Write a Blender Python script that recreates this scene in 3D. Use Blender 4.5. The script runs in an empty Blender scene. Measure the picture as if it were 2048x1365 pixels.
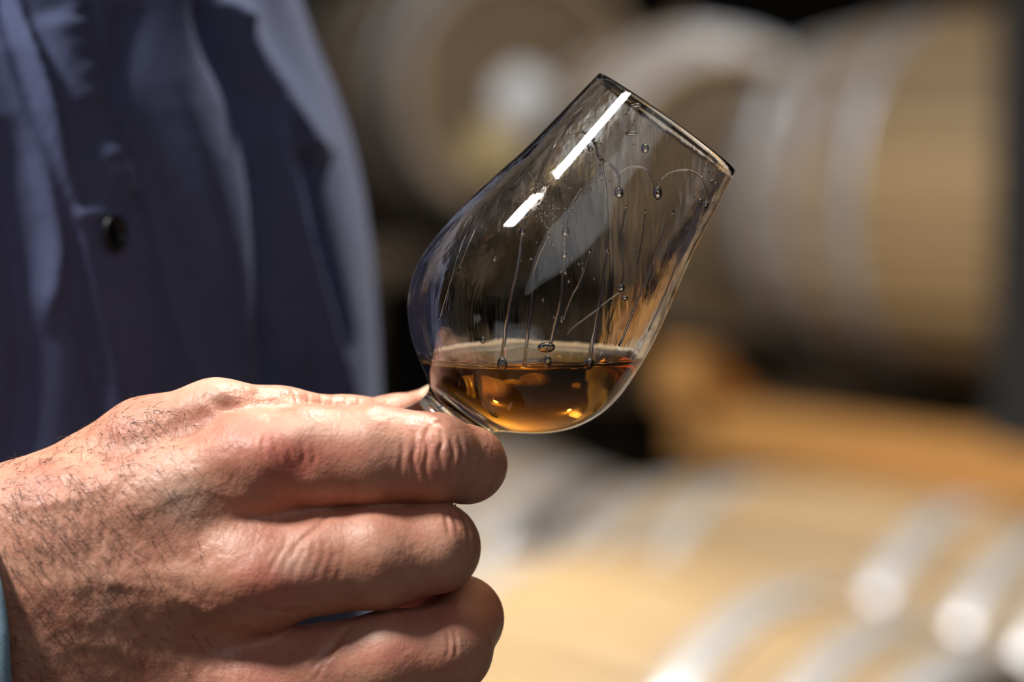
import bpy, bmesh, math, random, time
T0 = time.time()
import numpy as np
from mathutils import Vector, Matrix
from mathutils.bvhtree import BVHTree
from mathutils import noise as mnoise
random.seed(7); np.random.seed(7)
SC = bpy.context.scene
COL = SC.collection

# ------------------------------------------------------------------ camera
CAM = Vector((0.0, 0.0, 1.45)); PITCH = math.radians(4.8); DIST = 0.66; LENS = 85.0
cd = bpy.data.cameras.new('camera'); cam = bpy.data.objects.new('camera', cd); COL.objects.link(cam)
cam.location = CAM; cam.rotation_euler = (math.radians(90) - PITCH, 0, 0)
cd.lens = LENS; cd.sensor_width = 36; cd.sensor_fit = 'HORIZONTAL'; cd.clip_start = 0.02; cd.clip_end = 60
cd.dof.use_dof = True; cd.dof.focus_distance = DIST - 0.018; cd.dof.aperture_fstop = 4.6; cd.dof.aperture_blades = 0
SC.camera = cam
RT = Vector((1, 0, 0)); FW = Vector((0, math.cos(PITCH), -math.sin(PITCH))); UP = RT.cross(FW)
S = DIST * 36 / LENS / 2048          # metres per photo pixel at the hand's distance
FPX = DIST / S

# ------------------------------------------------------------------ world and lights
w = bpy.data.worlds.new('cellar_air'); SC.world = w; w.use_nodes = True
w.node_tree.nodes['Background'].inputs[0].default_value = (0.75, 0.85, 1.0, 1)
w.node_tree.nodes['Background'].inputs[1].default_value = 0.05
def area(name, loc, target, size, power, col, sy=None, spread=180):
    d = bpy.data.lights.new(name, 'AREA'); d.energy = power; d.color = col; d.size = size; d.spread = math.radians(spread)
    if sy: d.shape = 'RECTANGLE'; d.size_y = sy
    o = bpy.data.objects.new(name, d); COL.objects.link(o); o.location = loc
    o.rotation_euler = (Vector(target) - Vector(loc)).to_track_quat('-Z', 'Y').to_euler()
    return o
HAND = (-0.05, 0.64, 1.36)
area('key_lamp', (-0.94, 0.27, 2.722), HAND, 0.30, 40, (1.0, 0.96, 0.91), sy=0.13)
area('front_fill', (0.55, -1.5, 3.0), HAND, 2.6, 6.5, (0.94, 0.96, 1.0), sy=2.0, spread=120)  # added soft fill from the camera side, not a cellar fixture
area('aisle_lamp', (-1.15, 2.4, 3.1), (0.35, 2.9, 0.3), 0.11, 15, (1.0, 0.95, 0.87), sy=0.11, spread=62)
area('head_fill', (1.3, 3.2, 3.1), (0.12, 5.4, 1.35), 0.3, 3.2, (0.92, 0.95, 1.0), sy=0.3, spread=40)  # added to lift the far barrel head and its white disc
area('back_lamp', (-0.8, 3.2, 3.25), (0.5, 4.4, 1.4), 0.2, 5.2, (0.86, 0.90, 1.0), sy=0.2, spread=90)
area('ceiling_fill', (0.5, 2.6, 2.75), (0.3, 3.2, 3.4), 0.5, 27, (1.0, 0.93, 0.82))  # added, unseen: brightens the ceiling that shows through the liquor
for name_, loc_, pw_ in (('bulb', (-0.95, 4.3, 3.28), 3), ('bulb', (0.9, 5.0, 3.28), 2)):
    d_ = bpy.data.lights.new(name_, 'POINT'); d_.energy = pw_; d_.shadow_soft_size = 0.05; d_.color = (1.0, 0.95, 0.88)
    o_ = bpy.data.objects.new(name_, d_); COL.objects.link(o_); o_.location = loc_
area('ceiling_lamp', (0.15, 1.45, 3.1), HAND, 0.10, 12, (1.0, 0.95, 0.86), spread=90)
SC.view_settings.view_transform = 'Standard'; SC.view_settings.look = 'None'
SC.view_settings.exposure = 0.0; SC.view_settings.gamma = 1.0; SC.view_settings.use_curve_mapping = False
SC.cycles.use_denoising = True; SC.cycles.max_bounces = 16; SC.cycles.transmission_bounces = 16
SC.cycles.transparent_max_bounces = 16; SC.cycles.glossy_bounces = 8; SC.cycles.caustics_refractive = True; SC.cycles.caustics_reflective = False
SC.cycles.sample_clamp_indirect = 12; SC.cycles.blur_glossy = 0.3

# ------------------------------------------------------------------ small helpers
def at(x, y, dist):
    """world point seen at photo pixel x, y at a distance along the view axis"""
    return CAM + FW * dist + RT * ((x - 1024) / FPX * dist) + UP * (-(y - 682.5) / FPX * dist)
def hp(x, y, d):
    """pixel + depth (pixel units, + away) -> coordinates in the hand frame"""
    k = 1 + d / FPX
    return ((x - 1024) * k, (y - 682.5) * k, d)
def h2w(v):
    return CAM + FW * (DIST + v[2] * S) + RT * (v[0] * S) + UP * (-v[1] * S)
def link(name, me, mats=(), parent=None, smooth=True, **kw):
    o = bpy.data.objects.new(name, me); COL.objects.link(o)
    for m in (mats if isinstance(mats, (list, tuple)) else [mats]):
        if len(me.materials) < 8: me.materials.append(m)
    if parent: o.parent = parent
    if smooth and hasattr(me, 'polygons') and len(me.polygons): me.polygons.foreach_set('use_smooth', [True] * len(me.polygons))
    for k, v in kw.items(): o[k] = v
    return o
def empty(name, loc, label, cat, group=None, rot=(0, 0, 0)):
    o = bpy.data.objects.new(name, None); COL.objects.link(o); o.location = loc; o.rotation_euler = rot
    o.empty_display_size = 0.05
    o['label'] = label; o['category'] = cat
    if group: o['group'] = group
    return o
def local(o, parent):
    """keep world-built mesh in place under a parent that only translates"""
    o.parent = parent; o.location = -parent.location
def mesh_from(verts, faces, name='m'):
    me = bpy.data.meshes.new(name); me.from_pydata([tuple(v) for v in verts], [], faces); me.update(); return me
def box_bm(bm, c, sx, sy, sz, rot=0.0, bev=0.0):
    r = bmesh.ops.create_cube(bm, size=1.0)
    vs = r['verts']
    M = Matrix.Translation(Vector(c)) @ Matrix.Rotation(rot, 4, 'Z') @ Matrix.Diagonal((sx, sy, sz, 1))
    bmesh.ops.transform(bm, matrix=M, verts=vs)
    if bev:
        es = list({e for v in vs for e in v.link_edges})
        bmesh.ops.bevel(bm, geom=es, offset=bev, segments=2, affect='EDGES', profile=0.6)
def bm_mesh(bm, name='m'):
    me = bpy.data.meshes.new(name); bm.normal_update(); bm.to_mesh(me); bm.free(); return me
def catmull(pts, n):
    pts = [np.array(p, float) for p in pts]; P = [2 * pts[0] - pts[1]] + pts + [2 * pts[-1] - pts[-2]]
    out = []
    for i in range(1, len(P) - 2):
        for k in range(n):
            t = k / n
            out.append(0.5 * ((2 * P[i]) + (-P[i-1] + P[i+1]) * t + (2*P[i-1] - 5*P[i] + 4*P[i+1] - P[i+2]) * t*t + (-P[i-1] + 3*P[i] - 3*P[i+1] + P[i+2]) * t**3))
    out.append(pts[-1]); return np.array(out)

class Mat:
    def __init__(s, name):
        s.m = bpy.data.materials.new(name); s.m.use_nodes = True; s.t = s.m.node_tree
        s.b = s.t.nodes['Principled BSDF']; s.out = s.t.nodes['Material Output']
    def n(s, typ, **kw):
        nd = s.t.nodes.new(typ)
        for k, v in kw.items(): setattr(nd, k, v)
        return nd
    def l(s, a, b): s.t.links.new(a, b)
    def set(s, **kw):
        for k, v in kw.items(): s.b.inputs[k.replace('_', ' ')].default_value = v
        return s
    def coord(s, scale=(1, 1, 1), kind='Object'):
        tc = s.n('ShaderNodeTexCoord'); mp = s.n('ShaderNodeMapping'); mp.inputs['Scale'].default_value = scale
        s.l(tc.outputs[kind], mp.inputs[0]); return mp.outputs[0]
    def noise(s, vec, scale, detail=4, rough=0.5, dist=0.0):
        nd = s.n('ShaderNodeTexNoise'); nd.inputs['Scale'].default_value = scale; nd.inputs['Detail'].default_value = detail
        nd.inputs['Roughness'].default_value = rough; nd.inputs['Distortion'].default_value = dist
        s.l(vec, nd.inputs['Vector']); return nd.outputs[0]
    def ramp(s, fac, stops):
        r = s.n('ShaderNodeValToRGB'); e = r.color_ramp.elements
        while len(e) < len(stops): e.new(0.5)
        for k, (p, c) in enumerate(stops): e[k].position = p; e[k].color = (*c, 1) if len(c) == 3 else c
        s.l(fac, r.inputs[0]); return r.outputs[0]
    def mix(s, fac, a, b, mode='MIX'):
        m = s.n('ShaderNodeMix', data_type='RGBA', blend_type=mode)
        for sock, v in ((m.inputs[0], fac), (m.inputs[6], a), (m.inputs[7], b)):
            if isinstance(v, (int, float)): sock.default_value = v
            elif isinstance(v, tuple): sock.default_value = (*v, 1) if len(v) == 3 else v
            else: s.l(v, sock)
        return m.outputs[2]
    def bump(s, h, strength, dist, prev=None):
        b = s.n('ShaderNodeBump'); b.inputs['Strength'].default_value = strength; b.inputs['Distance'].default_value = dist
        s.l(h, b.inputs['Height'])
        if prev: s.l(prev, b.inputs['Normal'])
        return b.outputs[0]

# ------------------------------------------------------------------ materials
def wood(name, c1, c2, c3, scale=(1, 1, 1), rough=0.55, spec=0.4):
    M = Mat(name); M.set(Roughness=rough, Specular_IOR_Level=spec)
    v = M.coord(scale)
    oi = M.n('ShaderNodeObjectInfo')
    g = M.noise(v, 6, 6, 0.6, 0.6); col = M.ramp(g, [(0.3, c1), (0.52, c2), (0.72, c3)])
    vary = M.ramp(oi.outputs['Random'], [(0, (0.72, 0.72, 0.72)), (1, (1.12, 1.1, 1.08))])
    col = M.mix(1.0, col, vary, 'MULTIPLY')
    M.l(col, M.b.inputs['Base Color'])
    M.l(M.bump(M.noise(v, 30, 4), 0.35, 0.003), M.b.inputs['Normal'])
    return M.m
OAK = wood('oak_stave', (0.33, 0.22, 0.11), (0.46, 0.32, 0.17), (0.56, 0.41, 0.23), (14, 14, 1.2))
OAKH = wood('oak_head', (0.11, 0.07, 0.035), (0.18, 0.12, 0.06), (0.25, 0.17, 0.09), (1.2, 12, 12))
SHADEDM = wood('shaded_timber', (0.05, 0.035, 0.02), (0.09, 0.06, 0.035), (0.13, 0.09, 0.05), (1, 12, 12))  # rack timbers darkened: shade under the barrels is put into the wood colour
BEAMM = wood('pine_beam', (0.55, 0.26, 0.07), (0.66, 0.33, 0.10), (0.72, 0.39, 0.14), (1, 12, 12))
def galv(name, c, rough):
    M = Mat(name); M.set(Metallic=0.45, Roughness=rough)
    v = M.coord(); n = M.noise(v, 25, 5, 0.6)
    M.l(M.ramp(n, [(0.3, tuple(x * 0.8 for x in c)), (0.7, c)]), M.b.inputs['Base Color'])
    M.l(M.ramp(n, [(0.3, (rough + .1,) * 3), (0.7, (rough - .06,) * 3)]), M.b.inputs['Roughness'])
    return M.m
HOOPM = galv('galvanised_hoop', (0.72, 0.74, 0.77), 0.27)
STEELM = galv('painted_steel', (0.03, 0.032, 0.034), 0.6)
def stone(name, c1, c2, scale):
    M = Mat(name); M.set(Roughness=0.9); v = M.coord(); n = M.noise(v, scale, 8, 0.6)
    M.l(M.ramp(n, [(0.3, c1), (0.7, c2)]), M.b.inputs['Base Color']); M.l(M.bump(n, 0.5, 0.02), M.b.inputs['Normal']); return M.m
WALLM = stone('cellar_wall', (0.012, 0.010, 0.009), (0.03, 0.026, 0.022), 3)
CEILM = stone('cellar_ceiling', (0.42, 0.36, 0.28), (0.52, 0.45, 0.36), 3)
FLOORM = stone('cellar_floor', (0.14, 0.12, 0.10), (0.20, 0.175, 0.15), 2)
LABELM = Mat('label_white').set(Base_Color=(0.85, 0.85, 0.83, 1), Roughness=0.5).m
TANM = Mat('label_tan').set(Base_Color=(0.62, 0.45, 0.2, 1), Roughness=0.6).m
GREYL = Mat('label_grey').set(Base_Color=(0.3, 0.3, 0.3, 1), Roughness=0.6).m

# skin
def skin_mat():
    M = Mat('skin'); M.set(Roughness=0.42, Specular_IOR_Level=0.5, Subsurface_Weight=0.12, Subsurface_Scale=0.004)
    M.b.inputs['Subsurface Radius'].default_value = (1.0, 0.35, 0.18)
    v = M.coord()
    a = M.n('ShaderNodeAttribute', attribute_name='tint')
    n1 = M.noise(v, 60, 5, 0.6); n2 = M.noise(v, 260, 3, 0.6)
    base = M.ramp(n1, [(0.32, (0.50, 0.20, 0.130)), (0.5, (0.60, 0.28, 0.185)), (0.7, (0.68, 0.355, 0.245))])
    base = M.mix(M.ramp(n2, [(0.45, (0, 0, 0)), (0.75, (0.55, 0.55, 0.55))]), base, (0.50, 0.19, 0.13))
    sep = M.n('ShaderNodeSeparateColor'); M.l(a.outputs['Color'], sep.inputs[0])
    base = M.mix(sep.outputs[0], base, (0.52, 0.13, 0.095))          # redder over knuckles
    base = M.mix(sep.outputs[1], base, (0.66, 0.47, 0.36))          # paler skin
    vo = M.n('ShaderNodeTexVoronoi'); vo.inputs['Scale'].default_value = 1150; M.l(v, vo.inputs['Vector'])
    M.l(base, M.b.inputs['Base Color'])
    nb = M.bump(vo.outputs['Distance'], 0.35, 0.00022)
    nb = M.bump(M.noise(v, 420, 5, 0.65), 0.28, 0.0007, nb)
    vs = M.coord((1.0, 0.25, 0.25)); nb = M.bump(M.noise(v, 130, 3, 0.5, 1.2), 0.25, 0.0012, nb)
    M.l(nb, M.b.inputs['Normal'])
    M.l(M.ramp(n2, [(0.3, (0.56,) * 3), (0.7, (0.40,) * 3)]), M.b.inputs['Roughness'])
    return M.m
SKIN = skin_mat()
NAIL = Mat('nail').set(Base_Color=(0.72, 0.50, 0.36, 1), Roughness=0.25, Subsurface_Weight=0.1).m
NAIL.node_tree.nodes['Principled BSDF'].inputs['Subsurface Scale'].default_value = 0.002
HAIRM = Mat('arm_hair').set(Base_Color=(0.02, 0.012, 0.008, 1), Roughness=0.4).m
def cloth(name, c1, c2, wscale):
    M = Mat(name); M.set(Roughness=0.85, Specular_IOR_Level=0.2, Sheen_Weight=0.25, Sheen_Roughness=0.4)
    M.b.inputs['Sheen Tint'].default_value = (0.7, 0.75, 1, 1)
    v = M.coord(); n = M.noise(v, 18, 5, 0.6)
    M.l(M.ramp(n, [(0.3, c1), (0.7, c2)]), M.b.inputs['Base Color'])
    wv = M.n('ShaderNodeTexWave'); wv.wave_type = 'BANDS'; wv.bands_direction = 'DIAGONAL'; wv.inputs['Scale'].default_value = wscale; M.l(v, wv.inputs[0])
    nb = M.bump(wv.outputs[1], 0.25, 0.0003); nb = M.bump(M.noise(v, 45, 4), 0.35, 0.004, nb)
    M.l(nb, M.b.inputs['Normal']); return M.m
SHIRTM = cloth('shirt_cloth', (0.078, 0.093, 0.185), (0.102, 0.122, 0.235), 420)
CUFFM = cloth('cuff_cloth', (0.20, 0.31, 0.40), (0.27, 0.39, 0.49), 420)  # denim blue, made paler to carry the light on the cuff
BUTTONM = Mat('button_dark').set(Base_Color=(0.006, 0.006, 0.01, 1), Roughness=0.35).m
THREADM = Mat('thread').set(Base_Color=(0.05, 0.06, 0.12, 1), Roughness=0.8).m

def glass_mat(name, ior, bumpy=False, col=(1, 1, 1)):
    m = bpy.data.materials.new(name); m.use_nodes = True; t = m.node_tree; t.nodes.clear()
    o = t.nodes.new('ShaderNodeOutputMaterial'); g = t.nodes.new('ShaderNodeBsdfGlass'); g.inputs['IOR'].default_value = ior
    g.inputs['Roughness'].default_value = 0.0; g.inputs['Color'].default_value = (*col, 1)
    t.links.new(g.outputs[0], o.inputs[0])
    if bumpy:
        tc = t.nodes.new('ShaderNodeTexCoord'); mp = t.nodes.new('ShaderNodeMapping')
        # streaks of liquid that run down the wall: stretched along the vertical
        mp.inputs['Scale'].default_value = (1, 1, 0.10)
        t.links.new(tc.outputs['Object'], mp.inputs[0])
        n = t.nodes.new('ShaderNodeTexNoise'); n.inputs['Scale'].default_value = 190; n.inputs['Detail'].default_value = 3; n.inputs['Distortion'].default_value = 0.4
        t.links.new(mp.outputs[0], n.inputs['Vector'])
        n2 = t.nodes.new('ShaderNodeTexNoise'); n2.inputs['Scale'].default_value = 60; n2.inputs['Detail'].default_value = 2
        mp2 = t.nodes.new('ShaderNodeMapping'); mp2.inputs['Scale'].default_value = (1, 1, 0.35); t.links.new(tc.outputs['Object'], mp2.inputs[0]); t.links.new(mp2.outputs[0], n2.inputs['Vector'])
        b = t.nodes.new('ShaderNodeBump'); b.inputs['Strength'].default_value = 0.17; b.inputs['Distance'].default_value = 0.0008
        t.links.new(n.outputs[0], b.inputs['Height'])
        b2 = t.nodes.new('ShaderNodeBump'); b2.inputs['Strength'].default_value = 0.36; b2.inputs['Distance'].default_value = 0.0012
        t.links.new(n2.outputs[0], b2.inputs['Height']); t.links.new(b.outputs[0], b2.inputs['Normal'])
        t.links.new(b2.outputs[0], g.inputs['Normal'])
    return m
GLASSM = glass_mat('clear_glass', 1.5)
GLASSIN = glass_mat('wet_glass', 1.5, True)
DROPM = glass_mat('liquid_film', 1.36)
LIQ = glass_mat('amber_liquid', 1.36)
_t = LIQ.node_tree; _o = [n for n in _t.nodes if n.type == 'OUTPUT_MATERIAL'][0]; _g = [n for n in _t.nodes if n.type == 'BSDF_GLASS'][0]
_g2 = _t.nodes.new('ShaderNodeBsdfGlass'); _g2.inputs['IOR'].default_value = 1.36 / 1.5; _g2.inputs['Roughness'].default_value = 0; _g2.inputs['Color'].default_value = (1, 1, 1, 1)
_a = _t.nodes.new('ShaderNodeAttribute'); _a.attribute_name = 'open_surface'; _m = _t.nodes.new('ShaderNodeMixShader')
_t.links.new(_a.outputs['Fac'], _m.inputs[0]); _t.links.new(_g2.outputs[0], _m.inputs[1]); _t.links.new(_g.outputs[0], _m.inputs[2]); _t.links.new(_m.outputs[0], _o.inputs['Surface'])
va = LIQ.node_tree.nodes.new('ShaderNodeVolumeAbsorption'); va.inputs['Color'].default_value = (0.985, 0.71, 0.02, 1); va.inputs['Density'].default_value = 76
LIQ.node_tree.links.new(va.outputs[0], [n for n in LIQ.node_tree.nodes if n.type == 'OUTPUT_MATERIAL'][0].inputs['Volume'])

# ------------------------------------------------------------------ the cellar
def slab(name, c, sx, sy, sz, mat):
    bm = bmesh.new(); box_bm(bm, (0, 0, 0), sx, sy, sz); o = link(name, bm_mesh(bm), mat, smooth=False, kind='structure'); o.location = c; return o
RBH = 0.325; FLOORZ = at(1450, 905, 3.55).z - 2 * RBH - 0.13
slab('floor', (0, 3.5, FLOORZ - 0.05), 12, 13, 0.1, FLOORM)
slab('ceiling', (0, 3.5, 3.45), 12, 13, 0.1, CEILM)
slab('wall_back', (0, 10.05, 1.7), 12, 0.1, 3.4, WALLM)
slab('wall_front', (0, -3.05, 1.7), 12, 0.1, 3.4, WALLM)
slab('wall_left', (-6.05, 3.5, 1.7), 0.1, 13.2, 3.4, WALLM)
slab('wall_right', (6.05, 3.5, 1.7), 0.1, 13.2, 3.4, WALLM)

# barrels ----------------------------------------------------------
BL, RB, RE = 0.90, 0.325, 0.272          # length, belly radius, end radius
def brad(z): return RB - (RB - RE) * (abs(z) / (BL / 2)) ** 2
NST = 26
def stave_mesh():
    bm = bmesh.new(); n = 12; rows = []
    half = math.pi / NST * 0.975
    for i in range(n + 1):
        z = -BL / 2 + BL * i / n; r = brad(z)
        ring = [bm.verts.new(((r) * math.cos(a), (r) * math.sin(a), z)) for a in (-half, -half * .85, 0, half * .85, half)]
        for k in (0, 4): ring[k].co.x *= 0.992; ring[k].co.y *= 0.992
        ring += [bm.verts.new(((r - 0.025) * math.cos(a), (r - 0.025) * math.sin(a), z)) for a in (half, -half)]
        rows.append(ring)
    for a, b in zip(rows, rows[1:]):
        for k in range(7): bm.faces.new((a[k], a[(k + 1) % 7], b[(k + 1) % 7], b[k]))
    bm.faces.new(rows[0][::-1]); bm.faces.new(rows[-1]); bmesh.ops.recalc_face_normals(bm, faces=bm.faces)
    return bm_mesh(bm, 'stave')
def hoop_mesh(z0, z1):
    bm = bmesh.new(); n = 72; prof = []
    t = 0.003
    for k in range(4):
        z = z0 + (z1 - z0) * k / 3; prof.append((brad(z) + t, z))
    prof += [(brad(z1) - 0.001, z1), (brad(z0) - 0.001, z0)]
    rg = [[bm.verts.new((r * math.cos(2 * math.pi * i / n), r * math.sin(2 * math.pi * i / n), z)) for r, z in prof] for i in range(n)]
    for i in range(n):
        a, b = rg[i], rg[(i + 1) % n]
        for k in range(6): bm.faces.new((a[k], b[k], b[(k + 1) % 6], a[(k + 1) % 6]))
    # rivets
    for zc in (z0 + (z1 - z0) * .3, z0 + (z1 - z0) * .7):
        bmesh.ops.create_icosphere(bm, subdivisions=1, radius=0.006, matrix=Matrix.Translation((brad(zc) + 0.003, 0, zc)))
    bmesh.ops.recalc_face_normals(bm, faces=bm.faces)
    return bm_mesh(bm, 'hoop')
STAVE = stave_mesh(); STAVE.materials.append(OAK)
HO = [(-0.448, -0.393), (-0.345, -0.300), (-0.215, -0.165)]
HOOPS = [hoop_mesh(a, b) for a, b in HO] + [hoop_mesh(-b, -a) for a, b in HO]
for h in HOOPS: h.materials.append(HOOPM)
def head_plank_meshes():
    out = []; r = RE - 0.026; n = 7; wdt = 2 * r / n
    for k in range(n):
        x0 = -r + k * wdt + 0.001; x1 = x0 + wdt - 0.002; pts = []
        m = 5
        xs = [x0 + (x1 - x0) * i / m for i in range(m + 1)]
        up = [(x, math.sqrt(max(r * r - x * x, 0.0004))) for x in xs]
        poly = up + [(x, -y) for x, y in reversed(up)]
        bm = bmesh.new(); top = [bm.verts.new((x, y, 0.011)) for x, y in poly]; bot = [bm.verts.new((x, y, -0.011)) for x, y in poly]
        bm.faces.new(top[::-1]); bm.faces.new(bot)
        for i in range(len(poly)): j = (i + 1) % len(poly); bm.faces.new((top[i], top[j], bot[j], bot[i]))
        bmesh.ops.recalc_face_normals(bm, faces=bm.faces)
        me = bm_mesh(bm, 'plank'); me.materials.append(OAKH); out.append(me)
    return out
PLANKS = head_plank_meshes()
bm = bmesh.new(); bmesh.ops.create_cone(bm, cap_ends=True, segments=20, radius1=0.03, radius2=0.026, depth=0.03)
BUNG = bm_mesh(bm, 'bung'); BUNG.materials.append(OAKH)
def barrel(center, yaw, label, roll=0.0, group='oak barrels in the racks'):
    """axis horizontal; yaw 0 = along +X; local +Z of the pieces is the near end"""
    root = empty('barrel', (center[0], center[1], center[2] - RB), label, 'barrel', group)
    root.rotation_euler = (0, 0, yaw)
    base = Matrix.Translation((0, 0, RB)) @ Matrix.Rotation(math.radians(90), 4, 'Y') @ Matrix.Rotation(roll, 4, 'Z')
    def put(name, me, M, sm=False):
        o = bpy.data.objects.new(name, me); COL.objects.link(o); o.parent = root; o.matrix_basis = base @ M
        return o
    for k in range(NST): put('stave', STAVE, Matrix.Rotation(2 * math.pi * k / NST, 4, 'Z'))
    for h in HOOPS: put('hoop', h, Matrix.Rotation(1.1, 4, 'Z'))
    for e in (-1, 1):
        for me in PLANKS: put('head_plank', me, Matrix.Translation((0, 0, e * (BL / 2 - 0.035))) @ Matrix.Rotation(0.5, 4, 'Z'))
    put('bung', BUNG, Matrix.Rotation(0, 4, 'Z') @ Matrix.Translation((-RB - 0.004, 0, 0)) @ Matrix.Rotation(math.radians(-90), 4, 'Y'))
    return root
for me in [STAVE] + HOOPS: me.polygons.foreach_set('use_smooth', [True] * len(me.polygons))
YAW = math.radians(-45)                  # every axis runs from far left to near right
AX = Vector((math.cos(YAW), math.sin(YAW), 0)); PERP = Vector((-AX.y, AX.x, 0))
# upper tier, right: its hoops at z=-0.42 (far) and the belly hoop
c3 = at(1950, 400, 4.06) + AX * 0.15; c3.z = at(1950, 400, 4.06).z
barrel(c3, YAW, 'pale oak barrel with wide grey hoops above the orange beam at the right')
Y2 = math.radians(-80); A2 = Vector((math.cos(Y2), math.sin(Y2), 0))
c2 = at(1480, 385, 4.62) - A2 * 0.45; c2.z = c3.z
barrel(c2, Y2, 'barrel showing its tan round head just behind the glass rim')
Y1 = math.radians(-68); A1 = Vector((math.cos(Y1), math.sin(Y1), 0))
h1 = at(1045, 215, 5.75); c1 = h1 - A1 * 0.48
b1 = barrel(c1, Y1, 'barrel with a white disc on its dark head, left of the glass rim'); b1.scale = (1.12, 1.12, 1.12)
def head_disc(root, name, y, z, r, mat, label):
    bm = bmesh.new(); bmesh.ops.create_cone(bm, cap_ends=True, segments=32, radius1=r, radius2=r, depth=0.006)
    o = link(name, bm_mesh(bm), mat, root, label=label); o.location = (BL / 2 - 0.019, y, RB + z); o.rotation_euler = (0, math.radians(90), 0)
head_disc(b1, 'bung_cap', 0.0, -0.02, 0.066, LABELM, 'round white cap')
def head_card(root, name, y, z, a, b, mat, label):
    bm = bmesh.new(); box_bm(bm, (0, 0, 0), 0.004, a, b)
    o = link(name, bm_mesh(bm), mat, root, label=label, smooth=False); o.location = (BL / 2 - 0.02, y, RB + z)
head_card(b1, 'paper_card', -0.03, -0.115, 0.16, 0.09, TANM, 'tan paper card')
# lower tier
ZL = at(1450, 905, 3.55).z - RB - 0.03
cP = at(1720, 900, 3.50); cP = cP - PERP * 0.06; cP.z = ZL
cP = cP + AX * 0.05
barrel(cP, YAW, 'lower pale barrel right under the orange beam', roll=2.2, group='oak barrels in the bottom rack')
cQ = cP - PERP * 0.68 + AX * 0.23
barrel(cQ, YAW, 'nearest bottom barrel, between the fist and the two bright hoops', roll=2.3, group='oak barrels in the bottom rack')
cR = cP - AX * 0.98
barrel(cR, YAW, 'bottom barrel half hidden in the dark below the glass', roll=2.1, group='oak barrels in the bottom rack')
cS = cQ + AX * 0.98
barrel(cS, YAW, 'bottom barrel cut by the lower right corner of the picture', roll=2.0, group='oak barrels in the bottom rack')

# rack: beams, chocks and posts
BYAW = math.radians(-52)
def beam(p0, p1, wd, ht, label, name='rack_beam', mat=BEAMM):
    d = Vector(p1) - Vector(p0); L = d.length; o = None
    bm = bmesh.new(); box_bm(bm, (0, 0, 0), L, wd, ht, 0, 0.006)
    o = link(name, bm_mesh(bm), mat, smooth=False, label=label, category='beam', group='wooden rack timbers')
    o.location = (Vector(p0) + Vector(p1)) / 2; o.rotation_euler = (0, 0, math.atan2(d.y, d.x)); return o
BH = 0.080
zb = c3.z - RB - BH / 2
pA = at(1392, 830, 3.95); pB = at(2150, 925, 3.33); pA.z = pB.z = zb
pE = pB + (pB - pA) * 0.3
beam(pA, pE, 0.11, BH, 'long orange wooden beam running under the right upper barrel')
BD = (pB - pA).normalized(); BN = Vector((-BD.y, BD.x, 0)); BN = BN if BN.y > 0 else -BN
for k, (u, lab) in enumerate(((0.06, 'farthest cross timber, at the left end of the orange beam'), (0.55, 'middle cross timber under the belly of the right upper barrel'), (1.0, 'nearest cross timber under the right upper barrel'))):
    a = pA + BD * u + BN * 0.058; beam(a, a + BN * 1.1, 0.10, BH, lab, mat=SHADEDM)
bk = pA + BN * 1.22; beam(bk - BD * 0.1, bk + BD * 1.3, 0.11, BH, 'dim back beam of the rack behind the right upper barrel', mat=SHADEDM)
def post(x, y, z0, z1, label, wd=0.09, mat=SHADEDM):
    bm = bmesh.new(); box_bm(bm, (0, 0, 0), wd, wd, z1 - z0, 0, 0.005)
    o = link('rack_post', bm_mesh(bm), mat, smooth=False, label=label, category='post', group='rack posts'); o.location = (x, y, (z0 + z1) / 2); o.rotation_euler = (0, 0, math.atan2(BD.y, BD.x))
q = pA + BD * 0.72
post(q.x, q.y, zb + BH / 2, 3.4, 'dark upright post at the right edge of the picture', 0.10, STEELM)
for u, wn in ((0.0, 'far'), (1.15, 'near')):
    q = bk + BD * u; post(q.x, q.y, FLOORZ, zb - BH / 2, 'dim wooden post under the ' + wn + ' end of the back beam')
# wedges that keep the upper barrel from rolling
def wedge(loc, rz, label):
    bm = bmesh.new(); prof = [(0, 0), (0.15, 0), (0.15, 0.095), (0.11, 0.095)]
    a = [bm.verts.new((x, -0.05, z)) for x, z in prof]; b = [bm.verts.new((x, 0.05, z)) for x, z in prof]
    bm.faces.new(a); bm.faces.new(b[::-1])
    for i in range(4): bm.faces.new((a[i], b[i], b[(i + 1) % 4], a[(i + 1) % 4]))
    bmesh.ops.recalc_face_normals(bm, faces=bm.faces); bmesh.ops.bevel(bm, geom=bm.edges[:], offset=0.004, segments=1, affect='EDGES')
    o = link('wedge', bm_mesh(bm), BEAMM, smooth=False, label=label, category='wedge'); o.location = loc; o.rotation_euler = (0, 0, rz)
wl = pA + BD * 0.05 + BN * 0.06; wl.z = zb + BH / 2
wedge(wl, math.atan2(-BN.y, -BN.x), 'orange wooden wedge on the left end of the beam')
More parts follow.
